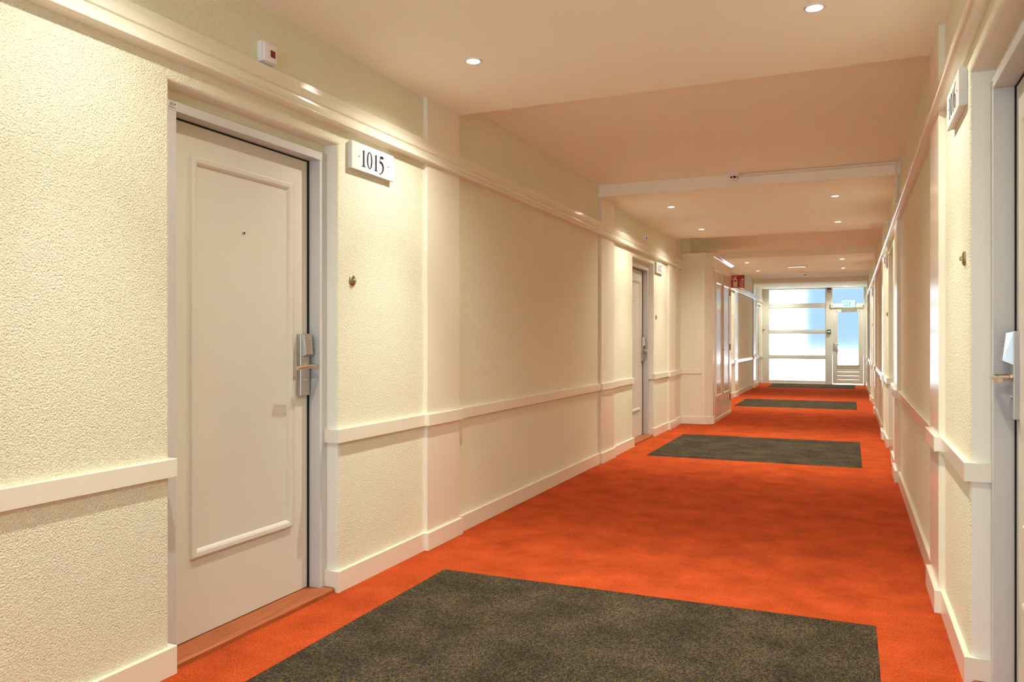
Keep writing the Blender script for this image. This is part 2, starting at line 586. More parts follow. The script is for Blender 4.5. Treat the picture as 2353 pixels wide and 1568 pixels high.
def bez(p0, p1, p2, p3, n=10):
    return [tuple((1 - t) ** 3 * a + 3 * (1 - t) ** 2 * t * b_ + 3 * (1 - t) * t * t * c + t ** 3 * d for a, b_, c, d in zip(p0, p1, p2, p3)) for t in [i / n for i in range(n + 1)]]

def digit(ch):
    """polygons in a box about 0.6 wide and 1 high"""
    if ch == '1':
        return [[(0.20, 0.03), (0.36, 0.03), (0.36, 0.97), (0.20, 0.90)], [(0.05, 0.87), (0.20, 0.90), (0.36, 0.97), (0.36, 1.0)],
                [(0.06, 0.0), (0.50, 0.0), (0.40, 0.05), (0.16, 0.05)]]
    if ch == '0':
        return ring(0.32, 0.5, 0.30, 0.51, 0.135, 0.045)
    if ch == '5':
        pts = bez((0.10, 0.62), (0.62, 0.70), (0.66, -0.02), (0.02, -0.12), 14)
        wd = [0.12, 0.14, 0.155, 0.17, 0.175, 0.18, 0.175, 0.165, 0.15, 0.13, 0.105, 0.085, 0.07, 0.06, 0.05]
        return [[(0.14, 0.86), (0.50, 0.86), (0.54, 1.02), (0.17, 1.02)], [(0.07, 0.60), (0.12, 0.60), (0.20, 0.95), (0.15, 0.95)]] + stroke(pts, wd)
    if ch == '6':
        pts = bez((0.55, 1.08), (0.25, 1.0), (0.03, 0.70), (0.07, 0.32), 10)
        return ring(0.32, 0.30, 0.28, 0.32, 0.12, 0.05) + stroke(pts, [0.04, 0.06, 0.08, 0.1, 0.11, 0.12, 0.13, 0.13, 0.13, 0.13, 0.12])
    if ch == '7':
        return [[(0.02, 0.84), (0.60, 0.84), (0.60, 1.0), (0.02, 1.0)]] + stroke([(0.55, 0.88), (0.36, 0.45), (0.24, -0.08)], [0.08, 0.13, 0.17])
    if ch == '8':
        return ring(0.32, 0.74, 0.23, 0.28, 0.10, 0.045) + ring(0.32, 0.26, 0.28, 0.29, 0.12, 0.045)
    if ch == '.':
        return [ell(0.1, 0.5, 0.035, 0.05, 10)]
    return []

def print_text(name, parent, text, place, height, mat='print', xs=0.62, adv=None):
    """place(u, v, lift): maps text coordinates in metres to the world"""
    mb = MB(); x = 0.0
    adv = adv or {}
    for ch in text:
        for poly in digit(ch):
            pts = [((x + px * xs) * height, (py - 0.5) * height) for px, py in poly]
            mb.prism(pts, lambda p: place(p[0], p[1], 0.0012), lambda p: place(p[0], p[1], -0.001))
        x += adv.get(ch, 0.66) * xs
    return mb.build(name, mat, parent)

def text_width(text, height, xs=0.62, adv=None):
    adv = adv or {}
    return sum(adv.get(c, 0.66) for c in text) * xs * height

# ------------------------------------------------------------------ hotel room doors
ADV = {'1': 0.62, '0': 0.76, '5': 0.76, '6': 0.74, '7': 0.74, '8': 0.74}

def room_door(n, side, a, c, label, far=False):
    """a..c: wall opening; the lock is on the far jamb"""
    w = W(side)
    t = empty('door_%d' % n, w(-0.1, (a + c) / 2, 0))
    tag(t, label, 'door', kind='structure')
    pf, pd = -0.061, -0.126          # frame face, door face
    yi0, yi1 = a + 0.089, c - 0.053   # clear opening
    fr = empty('door_frame', w(pf, (a + c) / 2, 0)); fr.parent = t; fr.matrix_parent_inverse = parent_inverse(t)
    wb = WB(side); wb.wbox(-0.20, pf, a - 0.01, yi0, 0.0, 2.016, 0.0015); wb.build('jamb', 'frame', fr)
    wb = WB(side); wb.wbox(-0.20, pf, yi1, c + 0.01, 0.0, 2.016, 0.0015); wb.build('jamb', 'frame', fr)
    wb = WB(side); wb.wbox(-0.20, pf + 0.001, a - 0.01, c + 0.01, 2.015, 2.052, 0.0015); wb.build('head', 'frame', fr)
    wb = WB(side); wb.wbox(-0.24, -0.075, a - 0.01, c + 0.01, 2.045, Z_OPEN + 0.01); wb.build('filler', 'stucco', fr)
    wb = WB(side); wb.wbox(-0.25, pd - 0.012, yi0 - 0.02, yi1 + 0.02, 0.0, 2.05); wb.build('gap_backing', 'black', fr)  # solid black slab that darkens the gap round the leaf
    wb = WB(side); wb.wbox(pd - 0.03, pd + 0.0045, yi1 - 0.011, yi1 + 0.0005, 0.024, 2.0155); wb.build('gap_strip', 'black', fr)  # black strip put in so the gap beside the leaf reads dark
    wb = WB(side); wb.wbox(pd - 0.03, pd + 0.003, yi0, yi1, 2.0095, 2.0152); wb.build('gap_strip', 'black', fr)  # same black strip, drawing the dark gap over the leaf
    # threshold
    wb = WB(side)
    pr = [(-0.20, -0.01), (-0.20, 0.024), (-0.012, 0.024), (-0.003, 0.017), (-0.002, -0.01)]
    wb.profile_y(pr, a + 0.004, c - 0.018); wb.build('threshold', 'wood', t)
    # leaf
    leaf = WB(side); leaf.wbox(pd - 0.04, pd, yi0 + 0.003, yi1 - 0.011, 0.027, 2.009, 0.001)
    leaf = leaf.build('door_leaf', 'door', t)
    my0, my1, mz0, mz1 = c - 0.770, c - 0.176, 0.334, 1.886
    if side == 'right': my0, my1 = c - 0.80, c - 0.19
    wb = WB(side)
    sec = [(0.0, 0.0), (0.0, 0.010), (0.006, 0.013), (0.020, 0.012), (0.028, 0.007), (0.034, 0.0)]  # inset from outer edge, height
    rings = [[w(pd + h, my0 + i, mz0 + i) for i, h in sec], [w(pd + h, my1 - i, mz0 + i) for i, h in sec],
             [w(pd + h, my1 - i, mz1 - i) for i, h in sec], [w(pd + h, my0 + i, mz1 - i) for i, h in sec]]
    wb.loft(rings + [rings[0]], closed=False, cap=False)
    wb.build('panel_moulding', 'door', leaf)
    ax = 1 if side == 'left' else -1
    ym = c - 0.480
    mb = MB(); mb.lathe([(0.0001, 0.0), (0.0085, 0.0), (0.0085, 0.002), (0.006, 0.004), (0.0001, 0.0042)], w(pd, ym, 1.627), (ax, 0, 0), 16)
    ph = mb.build('peephole', 'steel', leaf, smooth=True)
    mb = MB(); mb.lathe([(0.0001, 0.0), (0.0042, 0.0), (0.0001, 0.0012)], w(pd + 0.0042, ym, 1.627), (ax, 0, 0), 12)
    mb.build('peephole_lens', 'black', ph)
    # lock
    y0, y1 = c - 0.136, c - 0.070
    wb = WB(side); wb.wbox(pd - 0.001, pd + 0.021, y0, y1, 0.922, 1.207, 0.0025, 2)
    lk = wb.build('lock_plate', 'steel', leaf)
    wb = WB(side)
    lo_, hi_ = 1.100, 1.205
    r0 = [w(pd + 0.020, y0 + 0.002, lo_ - 0.002), w(pd + 0.020, y1 - 0.001, lo_ - 0.002), w(pd + 0.020, y1 - 0.001, hi_), w(pd + 0.020, y0 + 0.002, hi_)]
    r1 = [w(pd + 0.050, y0 + 0.005, lo_ + 0.012), w(pd + 0.050, y1 - 0.012, lo_ + 0.012), w(pd + 0.040, y1 - 0.012, hi_ - 0.004), w(pd + 0.040, y0 + 0.005, hi_ - 0.004)]
    wb.loft([r0, r1]); wb.build('card_reader', 'steel', lk)
    for dz in (0.0, 0.012):
        wb = WB(side); wb.wbox(pd + 0.035, pd + 0.0448, y0 + 0.032, y0 + 0.042, 1.160 + dz, 1.1625 + dz); wb.build('reader_mark', 'mark', lk)
    mb = MB(); mb.lathe([(0.0001, 0), (0.0105, 0), (0.0095, 0.0025), (0.0001, 0.003)], w(pd + 0.021, (y0 + y1) / 2 + 0.004, 0.993), (ax, 0, 0), 16)
    mb.build('key_cover', 'nickel', lk, smooth=True)
    yn, zn = y0 + 0.043, 1.058
    pts = [w(pd + 0.018, yn, zn), w(pd + 0.040, yn, zn), w(pd + 0.056, yn - 0.001, zn)]
    for i in range(1, 9):
        tt = pi / 2 * i / 8
        pts.append(w(pd + 0.056 + 0.020 * sin(tt), yn - 0.001 - 0.022 * (1 - cos(tt)), zn))
    pts += [w(pd + 0.0765, yn - 0.05, zn - 0.001), w(pd + 0.0755, yn - 0.09, zn - 0.003), w(pd + 0.071, yn - 0.128, zn - 0.006)]
    mb = MB(); mb.tube(pts, [0.0105] * 2 + [0.009] * (len(pts) - 2), 14, 0.95)
    hd = mb.build('lever_handle', 'nickel', lk, smooth=True)
    mb = MB(); mb.lathe([(0.0001, 0), (0.016, 0), (0.0155, 0.004), (0.012, 0.006), (0.0001, 0.006)], w(pd + 0.0205, yn, zn), (ax, 0, 0), 20)
    mb.build('handle_rose', 'nickel', lk, smooth=True)
    return t

def frame_sticker(door, side, y, z, w):
    """small inventory number stuck on the door frame head"""
    f = bpy.data.curves.new('sticker_text', 'FONT')
    f.body = '63'; f.size = 0.017; f.align_x = 'LEFT'
    to = bpy.data.objects.new('sticker_text', f)
    col.objects.link(to)
    bpy.context.view_layer.update()
    me = bpy.data.meshes.new_from_object(to.evaluated_get(bpy.context.evaluated_depsgraph_get()))
    bpy.data.objects.remove(to)
    s = 1 if side == 'left' else -1
    for v in me.vertices:
        v.co = Vector(w(-0.0595, y + s * v.co.x * 0.9, z + v.co.y))
    bm = bmesh.new(); bm.from_mesh(me)
    mb = MB(); mb.bm = bm
    def bx(y0, y1, z0, z1): mb.box(w(-0.0605, 0, 0)[0], w(-0.0595, 0, 0)[0], y + s * y0, y + s * y1, z + z0, z + z1)
    bx(0.020, 0.0245, 0.004, 0.009); bx(-0.012, 0.026, -0.007, -0.0055)
    o = mb.build('number_sticker', 'print', door, normals=False)
    return o

def room_plate(side, y0, number, label, w, z0=1.998, z1=2.131, length=0.372):
    t = empty('room_number_plate', w(0, y0 + length / 2, z0))
    tag(t, label, 'number plate', 'room number plates beside the doors')
    wb = WB(side); wb.wbox(-0.003, 0.016, y0 + 0.004, y0 + length - 0.004, z0 + 0.003, z1 - 0.003, 0.001); wb.build('backing', 'plate', t)
    wb = WB(side); wb.wbox(0.015, 0.027, y0, y0 + length, z0, z1, 0.002, 2); pl = wb.build('face', 'plate', t)
    h = 0.082
    wd = text_width(number or '1015', h, 0.95, ADV)
    s = 1 if side == 'left' else -1
    ym, zm = y0 + length / 2, (z0 + z1) / 2 - 0.002
    if side == 'left': ym -= 0.003
    place = lambda u, v, q: w(0.027 + q, ym + s * (u - wd / 2), zm + v)
    if number:
        print_text('number', pl, number, place, h, 'print', 0.95, ADV)
    for u in (-wd / 2 - 0.016, wd / 2 + 0.028):
        mb = MB()
        mb.prism([(u + 0.0035 * cos(k * pi / 5), 0.0035 * sin(k * pi / 5) + 0.002) for k in range(10)], lambda p: w(0.0282, ym + s * p[0], zm + p[1]), lambda p: w(0.026, ym + s * p[0], zm + p[1]))
        mb.build('screw', 'print', pl)
    return t

def bell(side, y, z, label, w):
    ax = 1 if side == 'left' else -1
    t = empty('bell_push', w(0, y, z)); tag(t, label, 'bell push', 'bell pushes beside the doors')
    MB().lathe([(0.0001, -0.004), (0.026, -0.004), (0.026, 0.004), (0.022, 0.008), (0.012, 0.010), (0.0001, 0.010)], w(0, y, z), (ax, 0, 0), 24).build('rose', 'brass', t, smooth=True)
    MB().lathe([(0.0001, 0.0), (0.0085, 0.0), (0.0085, 0.006), (0.006, 0.009), (0.0001, 0.0095)], w(0.009, y, z), (ax, 0, 0), 16).build('button', 'nickel', t, smooth=True)

def indicator(side, y, z, label, w):
    t = empty('indicator_box', w(0, y, z)); tag(t, label, 'indicator', 'indicator boxes above the doors')
    wb = WB(side); wb.wbox(-0.004, 0.020, y - 0.042, y + 0.042, z - 0.042, z + 0.042, 0.003, 2); wb.build('base', 'white', t)
    wb = WB(side); wb.wbox(0.019, 0.032, y - 0.039, y + 0.039, z - 0.039, z + 0.039, 0.005, 3); cv = wb.build('cover', 'white', t, smooth=True)
    wb = WB(side); wb.wbox(0.031, 0.0335, y - 0.002, y + 0.026, z - 0.016, z + 0.012, 0.0005); wb.build('red_window', 'red_lens', cv)

wl, wr = W('left'), W('right')
d1 = room_door(1, 'left', *OPEN['left'][0], 'cream panelled door of room 1015 with steel card lock')
d2 = room_door(2, 'left', *OPEN['left'][1], 'cream panelled door of room 1017 just before the tall cabinet')
d3 = room_door(3, 'left', *OPEN['left'][2], 'cream door in the side wall right beside the glazed end wall')
d4 = room_door(4, 'right', *OPEN['right'][0], 'cream panelled door of room 1016 facing room 1015')
d5 = room_door(5, 'right', *OPEN['right'][1], 'cream recessed door facing room 1017')
d6 = room_door(6, 'right', *OPEN['right'][2], 'cream recessed door in the bay beyond the tall cabinet')
frame_sticker(d1, 'left', 2.116, 2.031, wl)
frame_sticker(d4, 'right', 3.052, 2.030, wr)

room_plate('left', 3.121, '1015', 'white number plate reading 1015 beside the nearest door', wl)
room_plate('left', 9.492, '1017', 'white number plate reading 1017 before the tall cabinet', wl)
room_plate('left', 20.48, '', 'white number plate beside the glazed end wall door', wl, length=0.30)
room_plate('right', 3.135, '1016', 'white number plate reading 1016 facing plate 1015', wr)
room_plate('right', 9.50, '1018', 'white number plate facing the tall cabinet', wr)
room_plate('right', 15.86, '', 'white number plate in the bay beyond the tall cabinet', wr)
bell('left', 3.161, 1.464, 'round brass bell push right under the plate reading 1015', wl)
bell('left', 9.565, 1.455, 'round brass bell push beside the door just before the cabinet', wl)
bell('right', 3.199, 1.468, 'round brass bell push on the wall facing the plate 1015', wr)
bell('right', 9.60, 1.46, 'round brass bell push on the wall facing the tall cabinet', wr)
bell('right', 15.93, 1.46, 'round brass bell push in the bay beyond the tall cabinet', wr)
indicator('left', 2.548, 2.350, 'white indicator box with red window above door 1015', wl)
indicator('left', 8.95, 2.358, 'white indicator box with dark window above door 1017', wl)
indicator('right', 8.95, 2.358, 'white indicator box above the door facing room 1017', wr)
indicator('right', 15.28, 2.358, 'white indicator box above the door beyond the tall cabinet', wr)

# ------------------------------------------------------------------ carpet inlays
for (y0, y1, lab) in ((1.58, 3.553, 'grey brown carpet inlay between the doors of rooms 1015 and 1016'),
                      (7.872, 9.829, 'grey brown carpet inlay in front of door 1017'),
                      (14.35, 16.165, 'grey brown carpet inlay beyond the tall cabinet'),
                      (20.45, 22.12, 'grey brown carpet inlay in front of the glazed end wall')):
    o = MB().box(-1.914, 0.095, y0, y1, -0.004, 0.0025, 0.001).build('carpet_inlay', 'mat')
    tag(o, lab, 'carpet inlay', 'grey carpet inlays in the orange carpet')

# ------------------------------------------------------------------ tall cabinet
cab = empty('cabinet', (-1.99, 12.07, 0))
tag(cab, 'tall cream built-in cabinet with double doors and chamfered corner', 'cabinet')
XF = -1.775
def plan_ring(off, z):
    """cabinet outline in plan, grown by off"""
    k = off * 0.414
    return [(XL, CAB_Y0 - off, z), (-1.868 + k, CAB_Y0 - off, z), (XF + off, CAB_Y0 + 0.125 - k, z), (XF + off, CAB_Y1 + off, z), (XL, CAB_Y1 + off, z)]
mb = MB(); mb.loft([plan_ring(0, 0.0), plan_ring(0, 2.345)])
body = mb.build('body', 'trim', cab)
# plinth only on the end and chamfer: the doors' bottom rail carries its own
mb = MB()
rg = lambda off, z: [plan_ring(off, z)[i] for i in (0, 1, 2)] + [(XF + off, CAB_Y0 + 0.15, z), (XF - 0.05, CAB_Y0 + 0.15, z), (XL, CAB_Y0 + 0.15, z)]
mb.loft([rg(0.018, 0.0), rg(0.018, 0.098)]); mb.build('plinth', 'trim', cab)
mb = MB(); mb.loft([rg(0.004, 2.199), rg(0.004, 2.345)]); mb.build('frieze', 'trim', cab)
# crown moulding
cr = [(0.002, 2.338), (0.008, 2.340), (0.012, 2.348), (0.020, 2.354), (0.036, 2.368), (0.040, 2.372), (0.040, 2.386), (0.002, 2.387)]
mb = MB(); mb.loft([plan_ring(o_, z) for o_, z in cr]); mb.build('crown_moulding', 'rail', cab)
# end panel: stiles around a field, with the dado carried across
mb = MB(); mb.box(-1.915, -1.868, CAB_Y0 - 0.006, CAB_Y0 + 0.01, 0.09, 2.20, 0.001); mb.build('stile', 'trim', cab)
mb = MB(); mb.box(XL + 0.01, -1.914, CAB_Y0 - 0.012, CAB_Y0 + 0.01, 0.700, 0.760, 0.002); mb.build('dado_strip', 'trim', cab)
# double doors in the long front
def cab_door(y0, y1):
    mb = MB(); z0, z1 = 0.06, 2.160
    px = XF + 0.004
    mb.box(XF - 0.012, px, y0, y1, z0, z1, 0.001)
    d = mb.build('cabinet_door', 'trim', cab)
    s0, s1, q0, q1 = y0 + 0.085, y1 - 0.085, 0.36, 2.008
    sec = [(0.0, 0.0), (0.0, 0.010), (0.010, 0.013), (0.022, 0.008), (0.030, 0.0)]
    mb = MB()
    r_ = [[(px + h, s0 + i, q0 + i) for i, h in sec], [(px + h, s1 - i, q0 + i) for i, h in sec], [(px + h, s1 - i, q1 - i) for i, h in sec], [(px + h, s0 + i, q1 - i) for i, h in sec]]
    mb.loft(r_ + [r_[0]], closed=False, cap=False)
    mb.build('panel_moulding', 'trim', d)
    mb = MB(); mb.box(px - 0.002, px + 0.003, s0 + 0.03, s1 - 0.03, q0 + 0.03, q1 - 0.03, 0.001); mb.build('door_panel', 'rail', d)
    return d
da = cab_door(11.33, 12.026)
db = cab_door(12.034, 12.80)
mb = MB(); mb.box(XF - 0.01, XF + 0.006, 11.28, 12.84, 2.166, 2.196, 0.002); mb.build('door_head', 'trim', cab)
mb = MB(); mb.box(XF - 0.01, XF + 0.012, 11.28, 12.98, 0.0, 0.052, 0.002); mb.build('door_sill', 'trim', cab)
mb = MB(); mb.box(XF + 0.002, XF + 0.010, 12.026, 12.034, 0.06, 2.16); mb.build('astragal', 'steel', cab)
mb = MB(); mb.lathe([(0.0001, 0), (0.012, 0), (0.012, 0.004), (0.006, 0.006), (0.006, 0.02), (0.011, 0.024), (0.0001, 0.03)], (XF + 0.008, 12.06, 1.027), (1, 0, 0), 14)
mb.build('knob', 'steel', db, smooth=True)
for z in (0.27, 1.06, 1.925):
    hg = MB().box(XF + 0.002, XF + 0.008, 12.80, 12.855, z - 0.05, z + 0.05).build('hinge', 'brass', cab)
    MB().tube([(XF + 0.012, 12.825, z - 0.05), (XF + 0.012, 12.825, z + 0.05)], 0.009, 10).build('hinge_knuckle', 'brass', hg)

# fire extinguisher sign standing out from the cabinet's far end
t = empty('fire_extinguisher_sign', (-1.68, 12.99, 2.01))
tag(t, 'square red fire extinguisher sign projecting from the tall cabinet', 'sign')
SX0, SX1, SZ0, SZ1, SY = -1.772, -1.560, 2.010, 2.214, 12.99
MB().box(SX0, SX1, SY - 0.003, SY + 0.003, SZ0, SZ1, 0.0008).build('panel', 'sign_cream', t)
o = MB().box(SX0 + 0.004, SX1 - 0.004, SY - 0.0045, SY - 0.002, SZ0 + 0.004, SZ1 - 0.004).build('red_field', 'sign_red', t)
def sp(u, v, q=0.0): return (SX0 + 0.004 + u * (SX1 - SX0 - 0.008), SY - 0.0045 - q, SZ0 + 0.004 + v * (SZ1 - SZ0 - 0.008))
def sign_prism(mb, poly): mb.prism(poly, lambda p: sp(p[0], p[1], 0.0012), lambda p: sp(p[0], p[1], -0.001))
mb = MB()
for poly in ([(0.15, 0.05), (0.46, 0.05), (0.46, 0.48), (0.15, 0.48)], [(0.15, 0.62), (0.46, 0.62), (0.44, 0.70), (0.36, 0.78), (0.25, 0.78), (0.17, 0.70)],
             [(0.15, 0.46), (0.21, 0.46), (0.21, 0.63), (0.15, 0.63)], [(0.40, 0.46), (0.46, 0.46), (0.46, 0.63), (0.40, 0.63)],
             [(0.25, 0.76), (0.36, 0.76), (0.36, 0.84), (0.25, 0.84)], [(0.26, 0.86), (0.44, 0.90), (0.44, 0.94), (0.26, 0.90)]):
    sign_prism(mb, poly)
for q in stroke(bez((0.28, 0.88), (0.12, 0.92), (0.08, 0.82), (0.06, 0.66), 8), [0.05] * 9): sign_prism(mb, q)
mb.build('extinguisher_symbol', 'sign_cream', o)
mb = MB()
for k, (u, v) in enumerate(((0.66, 0.10), (0.62, 0.27), (0.66, 0.44), (0.68, 0.60), (0.80, 0.66))):
    pts = bez((u, v + 0.08), (u + 0.06, v - 0.06), (u + 0.2, v - 0.02), (0.95, v + 0.06), 7)
    if k == 4: pts = bez((0.80, 0.80), (0.80, 0.66), (0.94, 0.72), (0.94, 0.58), 7)
    for q in stroke(pts, [0.02, 0.05, 0.07, 0.08, 0.08, 0.07, 0.06, 0.03]): sign_prism(mb, q)
mb.build('flame_symbol', 'sign_cream', o)

# ------------------------------------------------------------------ glazed end wall
YF0, YF1 = Y_END - 0.02, Y_END + 0.06     # frame depth
win = empty('window_1', (-1.4, Y_END, 0))
tag(win, 'tall glazed end wall with four stacked frosted panes in beige frame', 'window', kind='structure')
def member(x0, x1, z0, z1, parent, name, y0=YF0, y1=YF1, mat='endframe', bev=0.003):
    return MB().box(x0, x1, y0, y1, z0, z1, bev).build(name, mat, parent)
member(XL - 0.05, -2.041, 0, ZL, win, 'stile')
member(-0.606, -0.446, 0, ZL, win, 'stile', y0=YF0 - 0.01)
for z0, z1 in ((0.0, 0.078), (0.676, 0.756), (1.352, 1.430), (2.030, 2.125), (2.526, 2.56)):
    member(-2.045, -0.600, z0, z1, win, 'rail', y0=YF0 + 0.008)
member(-2.041, -0.606, 0.0, 0.022, win, 'sill_bar', y0=YF0 - 0.012, y1=YF0 + 0.01)
for z0, z1 in ((0.078, 0.676), (0.756, 1.352), (1.430, 2.030), (2.125, 2.526)):
    MB().box(-2.041, -0.606, Y_END + 0.018, Y_END + 0.022, z0 - 0.005, z1 + 0.005).build('pane', 'glass', win)
    # glazing beads
    for (xa, xb, za, zb) in ((-2.041, -2.029, z0, z1), (-0.618, -0.606, z0, z1), (-2.041, -0.606, z0, z0 + 0.012), (-2.041, -0.606, z1 - 0.012, z1)):
        MB().box(xa, xb, Y_END - 0.002, Y_END + 0.017, za, zb).build('glazing_bead', 'endframe', win)
# small round stay on the left stile
MB().lathe([(0.0001, 0), (0.026, 0), (0.026, 0.01), (0.016, 0.016), (0.016, 0.05), (0.0001, 0.055)], (-2.165, YF0, 1.465), (0, -1, 0), 14).build('stay_knob', 'steel', win, smooth=True)

ed = empty('door_7', (-0.07, Y_END, 0))
tag(ed, 'beige exit door with frosted pane beside the glazed end wall', 'door', kind='structure')
fr = empty('door_frame', (-0.07, Y_END, 0)); fr.parent = ed; fr.matrix_parent_inverse = parent_inverse(ed)
member(0.300, XR + 0.05, 0, ZL, fr, 'stile')
member(-0.450, 0.305, 2.020, 2.120, fr, 'transom')
member(-0.450, 0.305, 2.522, 2.56, fr, 'head')
MB().box(-0.450, 0.303, Y_END + 0.018, Y_END + 0.022, 2.115, 2.526).build('pane', 'glass', fr)
lf = empty('door_leaf', (-0.07, Y_END, 0)); lf.parent = ed; lf.matrix_parent_inverse = parent_inverse(ed)
DY0, DY1 = Y_END + 0.000, Y_END + 0.045
for (x0, x1, z0, z1, nm) in ((-0.440, -0.327, 0.03, 2.012, 'stile'), (0.189, 0.296, 0.03, 2.012, 'stile'), (-0.33, 0.19, 1.897, 2.012, 'top_rail'), (-0.33, 0.19, 0.44, 0.512, 'lock_rail')):
    member(x0, x1, z0, z1, lf, nm, DY0, DY1)
for k in range(4):
    z0 = 0.03 + k * 0.103
    member(-0.33, 0.192, z0 + 0.003, z0 + 0.100, lf, 'board', DY0 + 0.006, DY1, bev=0.006)
MB().box(-0.33, 0.192, Y_END + 0.018, Y_END + 0.022, 0.50, 1.90).build('pane', 'glass', lf)
for (xa, xb, za, zb) in ((-0.345, -0.320, 0.490, 1.920), (0.182, 0.207, 0.490, 1.920), (-0.345, 0.207, 0.490, 0.515), (-0.345, 0.207, 1.893, 1.920)):
    MB().box(xa, xb, DY0 - 0.010, DY0 + 0.004, za, zb, 0.003).build('glazing_bead', 'endframe', lf)
# lever handle with a hanging loop of cord
MB().box(-0.425, -0.395, DY0 - 0.008, DY0, 0.93, 1.10, 0.003).build('handle_plate', 'steel', lf)
mb = MB()
mb.tube([(-0.41, DY0, 1.075), (-0.41, DY0 - 0.05, 1.075), (-0.39, DY0 - 0.062, 1.074), (-0.34, DY0 - 0.062, 1.062), (-0.30, DY0 - 0.058, 1.040)], 0.011, 10)
mb.build('lever_handle', 'steel', lf, smooth=True)
pts = [(-0.405 + 0.055 * (1 - cos(2 * pi * i / 24)), DY0 - 0.03, 0.95 + 0.09 * cos(pi * i / 12) - 0.02 * sin(pi * i / 12)) for i in range(24)]
MB().tube(pts, 0.006, 6).build('cord_loop', 'steel', lf)
# overhead closer
t = empty('door_closer', (-0.1, YF0, 2.02)); tag(t, 'long beige door closer rail above the exit door', 'door closer')
MB().box(-0.490, -0.42, YF0 - 0.065, YF0 + 0.002, 2.012, 2.112, 0.006).build('end_block', 'trim', t)
MB().box(-0.425, 0.285, YF0 - 0.045, YF0 + 0.002, 2.022, 2.086, 0.005).build('track', 'endframe', t)
MB().lathe([(0.0001, 0), (0.013, 0), (0.013, 0.004), (0.0001, 0.004)], (-0.452, YF0 - 0.066, 2.066), (0, -1, 0), 14).build('indicator_spot', 'black', t)

# exit sign
t = empty('exit_sign', (-0.065, YF0 - 0.10, 2.02)); tag(t, 'illuminated green and white emergency exit sign above exit door', 'exit sign')
EX0, EX1, EZ0, EZ1, EY = -0.214, 0.086, 2.022, 2.192, YF0 - 0.12
MB().box(EX0, EX1, EY, YF0 - 0.0452, EZ0, EZ1, 0.008, 2).build('housing', 'exit_white', t)
f = MB().box(EX0 + 0.018, EX1 - 0.020, EY - 0.002, EY + 0.004, EZ0 + 0.026, EZ1 - 0.026).build('green_face', 'exit_green', t)
def ep(u, v, q=0.0): return (EX0 + 0.018 + u * 0.262, EY - 0.002 - q, EZ0 + 0.026 + v * 0.118)
mb = MB()
polys = [[(0.72, 0.08), (0.94, 0.08), (0.94, 0.95), (0.72, 0.95)],
         [(0.50, 0.12), (0.62, 0.42), (0.56, 0.42), (0.56, 0.9), (0.47, 0.9), (0.47, 0.42), (0.40, 0.42)],
         ell(0.24, 0.84, 0.045, 0.09, 12), [(0.14, 0.70), (0.28, 0.74), (0.30, 0.52), (0.20, 0.40), (0.12, 0.46)],
         [(0.20, 0.44), (0.29, 0.50), (0.38, 0.30), (0.34, 0.24), (0.28, 0.34)], [(0.12, 0.48), (0.21, 0.44), (0.12, 0.18), (0.03, 0.12), (0.03, 0.2)],
         [(0.28, 0.72), (0.38, 0.62), (0.37, 0.56), (0.27, 0.62)]]
for q in polys: mb.prism(q, lambda p: ep(p[0], p[1], 0.0015), lambda p: ep(p[0], p[1], -0.001))
mb.build('running_figure_symbol', 'exit_white', f)

# alarm sounder and call point on the post
t = empty('alarm_sounder', (-0.521, YF0, 2.486)); tag(t, 'round dark red alarm sounder on the beige window post', 'alarm')
MB().lathe([(0.0001, 0), (0.052, 0), (0.056, 0.02), (0.052, 0.055), (0.036, 0.075), (0.0001, 0.078)], (-0.521, YF0 - 0.008, 2.480), (0, -1, 0), 24).build('housing', 'alarm_red', t, smooth=True)
MB().prism([(-0.030, -0.026), (0.030, -0.026), (0.0, 0.008)], lambda p: (-0.521 + p[0], YF0 - 0.0905, 2.480 + p[1]), lambda p: (-0.521 + p[0], YF0 - 0.07, 2.480 + p[1])).build('label', 'plate', t)
t = empty('call_point', (-0.531, YF0, 1.39)); tag(t, 'small green emergency call point on the beige window post', 'call point')
MB().box(-0.580, -0.484, YF0 - 0.062, YF0 - 0.006, 1.342, 1.440, 0.006, 2).build('housing', 'green', t)
MB().box(-0.565, -0.499, YF0 - 0.065, YF0 - 0.060, 1.368, 1.405, 0.001).build('press_plate', 'plate', t)

# ------------------------------------------------------------------ rear end of the corridor with its window (behind the viewer)
wn = empty('window_2', (-0.92, Y_REAR, 0)); tag(wn, 'wide window closing the rear end of the corridor', 'window', kind='structure')
for (x0, x1, z0, z1, nm) in ((XL - 0.05, -2.07, 0, 2.7, 'stile'), (0.23, XR + 0.05, 0, 2.7, 'stile'), (-0.97, -0.87, 0.3, 2.45, 'mullion'), (XL, XR, 0.0, 0.3, 'bottom_panel'), (XL, XR, 2.45, 2.7, 'head')):
    MB().box(x0, x1, Y_REAR - 0.06, Y_REAR + 0.02, z0, z1, 0.003).build(nm, 'endframe', wn)
clear = bpy.data.materials.new('clear_glass'); clear.use_nodes = True
nt = clear.node_tree; nt.nodes.remove(nt.nodes['Principled BSDF'])
trn = nt.nodes.new('ShaderNodeBsdfTransparent'); trn.inputs[0].default_value = (0.93, 0.96, 0.97, 1)
nt.links.new(trn.outputs[0], nt.nodes['Material Output'].inputs['Surface'])
M['clear'] = clear
for x0, x1 in ((-2.075, -0.965), (-0.875, 0.235)):
    MB().box(x0, x1, Y_REAR - 0.022, Y_REAR - 0.018, 0.295, 2.455).build('pane', 'clear', wn)

